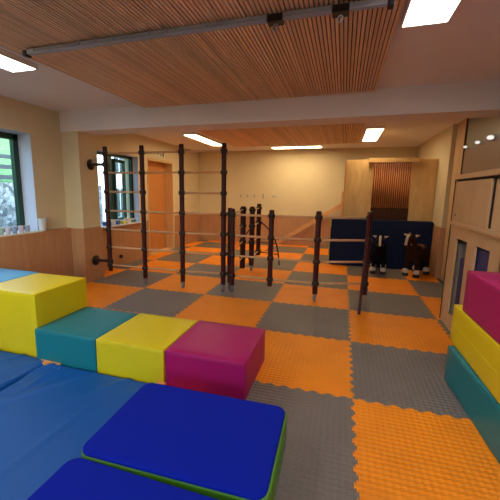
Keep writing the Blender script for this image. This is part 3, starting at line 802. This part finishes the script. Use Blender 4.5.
# ------------------------------------------------------------------ partition behind the cabinet
B('trim_9', M['cab'], (XR-.03, XR, 3.93, 4.37, -.02, ZC), kind=ST, bev=.004)
pr = multi('window_4', M['slatback'], [(XR-.03, XR, 3.89, 3.93, -.02, ZC), (XR-.03, XR, -1.0, -.96, -.02, ZC)], kind=ST)
B('upper_board', M['panelg'], (XR-.012, XR, -.96, 3.89, 2.165, ZC), pr)
bm = bmesh.new(); z = .0
while z < 2.14:
    box(bm, XR-.02, XR, -.96, 3.89, z+.0015, z+.0385); z += .04
link('shutter', bm, M['ribs'], pr)
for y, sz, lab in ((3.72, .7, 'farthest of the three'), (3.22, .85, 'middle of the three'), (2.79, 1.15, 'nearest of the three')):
    e = empty('wall_glint', (XR-.02, y, 2.19), 'small glowing shape for the bright spotlight above the cabinet, '+lab, 'glint', 'small glowing glint shapes above the cabinet')  # bright glints modelled as small glowing shapes, no lamp known here
    B('bracket', M['frame'], (-.05*sz, 0, -.012, .012, -.01, .01), e)
    bm = bmesh.new(); lathe(bm, [(.018*sz, -.03*sz), (.03*sz, -.02*sz), (.034*sz, .02*sz), (.03*sz, .04*sz)]); 
    bmesh.ops.rotate(bm, verts=bm.verts[:], matrix=Matrix.Rotation(PI/2, 3, 'Y'))
    for v in bm.verts: v.co.x -= .05
    link('glint_rim', bm, M['frame'], e, smooth=True)
    bm = bmesh.new(); ball(bm, (-.05, -.04*sz, 0), .024*sz, (1.5, .6, 1)); link('glint_core', bm, M['glint_glow'] if 'glint_glow' in M else M['frame'], e, smooth=True)

# ------------------------------------------------------------------ things on the window sills
cols = [((224, 190, 190), 'pinkish'), ((210, 215, 220), 'whitish'), ((160, 192, 186), 'green tinted'), ((205, 200, 215), 'pale lilac'), ((140, 165, 200), 'blue patterned'), ((210, 185, 202), 'pink patterned'), ((150, 158, 172), 'grey patterned')]
ypos = [.60, .70, .785, .88, .975, 1.075, 1.175]
wherec = ['leftmost', 'second from left', 'third from left', 'fourth from left', 'fifth from left', 'sixth from left', 'seventh from left']
for (rgb, nm_), y, wh in zip(cols, ypos, wherec):
    e = empty('drinking_glass', (XL+.035, y, .902), '%s drinking glass on the near window sill, %s' % (nm_, wh), 'glass', 'glasses on the near window sill')
    mt_ = plain('glass_'+nm_.replace(' ', '_'), rgb, .2)
    bm = bmesh.new()
    lathe(bm, [(.024, 0), (.03, .02), (.034, .09), (.031, .09), (.027, .02), (.0, .012)][:5], n=16); link('glass_body', bm, mt_, e, smooth=True)
    bm = bmesh.new(); path(bm, [(.0335*math.cos(t*PI/8), .0335*math.sin(t*PI/8), .09) for t in range(16)], .0025, n=6, closed=True); link('rim', bm, M['cup'], e, smooth=True)
e = empty('plastic_beaker', (XL+.045, 1.43, .89), 'tall translucent plastic beaker on the ledge right of the glasses', 'beaker')
bm = bmesh.new(); lathe(bm, [(.046, 0), (.05, .01), (.062, .17), (.066, .175), (.064, .18), (.06, .172)]); link('beaker_body', bm, M['cup'], e, smooth=True)
bx2 = [((60, 90, 170), 3.00, .12, .07, 'blue box'), ((225, 225, 230), 3.15, .10, .09, 'white box'), ((70, 110, 190), 3.29, .09, .08, 'small blue box'), ((225, 210, 60), 3.50, .10, .06, 'yellow box'), ((230, 230, 225), 3.66, .12, .09, 'white carton'), ((90, 110, 130), 3.84, .11, .06, 'grey box')]
for rgb, y, wd, h, lab in bx2:
    e = empty('small_box', (XL-.05, y, .822), lab+' on the sill of the rear window', 'box', 'boxes on the rear window sill')
    B('carton', plain('box_'+lab.replace(' ', '_'), rgb, .5), (-.05, .05, -wd/2, wd/2, 0, h), e, bev=.003)
    B('lid', M['plate'], (-.052, .052, -wd/2-.002, wd/2+.002, h, h+.014), e, bev=.003)

# ------------------------------------------------------------------ outside
B('ground_outside', M['grass'], (-14, XL-TH-.02, -8, 14, -.25, -.05), kind=ST)
tag(B('terrace_wall', M['stone'], (-7.5, -7.0, -6, 6.2, -.06, 1.62)), 'rough grey stone terrace wall outside the near window', 'stone wall')
bm = bmesh.new()
vs = [(-7.5, 1.60), (-9.2, 2.55), (-12, 4.6), (-14, 5.4), (-14, 1.2), (-7.5, 1.2)]
a = [bm.verts.new((x, -8, z)) for x, z in vs]; b = [bm.verts.new((x, 6.1, z)) for x, z in vs]
bm.faces.new(a); bm.faces.new(b[::-1])
for k in range(len(vs)): bm.faces.new((a[k], a[(k+1) % 6], b[(k+1) % 6], b[k]))
o_ = link('grass_bank', bm, M['grass']); o_['kind'] = ST
fe = empty('timber_fence', (-7.25, 2.5, 1.62), 'dark timber rail fence on top of the stone wall outside', 'fence')
for k in range(7): B('fence_post', M['tim'], (-.04, .04, -4.2+k*1.2-.04, -4.2+k*1.2+.04, 0, .72), fe, bev=.005)
for z in (.08, .30, .52): B('rail', M['tim'], (.04, .07, -4.3, 3.2, z, z+.09), fe, bev=.005)
hs = empty('neighbour_house', (-9.0, 9.0, 0), 'white rendered house seen through the rear window', 'house')
B('house_wall', M['house'], (-1.5, 1.5, -2.6, 5, -.06, 5), hs)
for y in (-1.25, .3, 2.0):
    for z in (.6, 2.1): 
        wq = B('house_window', M['tim'], (1.5, 1.53, y-.22, y+.22, z, z+.95), hs); B('sash_bar', M['house'], (1.53, 1.54, y-.015, y+.015, z, z+.95), wq)

# ------------------------------------------------------------------ world and daylight
wd_ = bpy.data.worlds.new('world'); S.world = wd_; wd_.use_nodes = True
nt = wd_.node_tree; bg = nt.nodes['Background']
sky = nt.nodes.new('ShaderNodeTexSky'); sky.sky_type = 'NISHITA'; sky.sun_disc = False
sky.sun_elevation = math.radians(35); sky.sun_rotation = math.radians(120); sky.air_density = 1.2; sky.dust_density = 3
nt.links.new(sky.outputs[0], bg.inputs['Color']); bg.inputs['Strength'].default_value = 1.5

S.view_settings.view_transform = 'Standard'; S.view_settings.look = 'None'
S.view_settings.gamma = 1; S.view_settings.use_curve_mapping = False
S.view_settings.exposure = .15
S.cycles.max_bounces = 8 if hasattr(S, 'cycles') else None
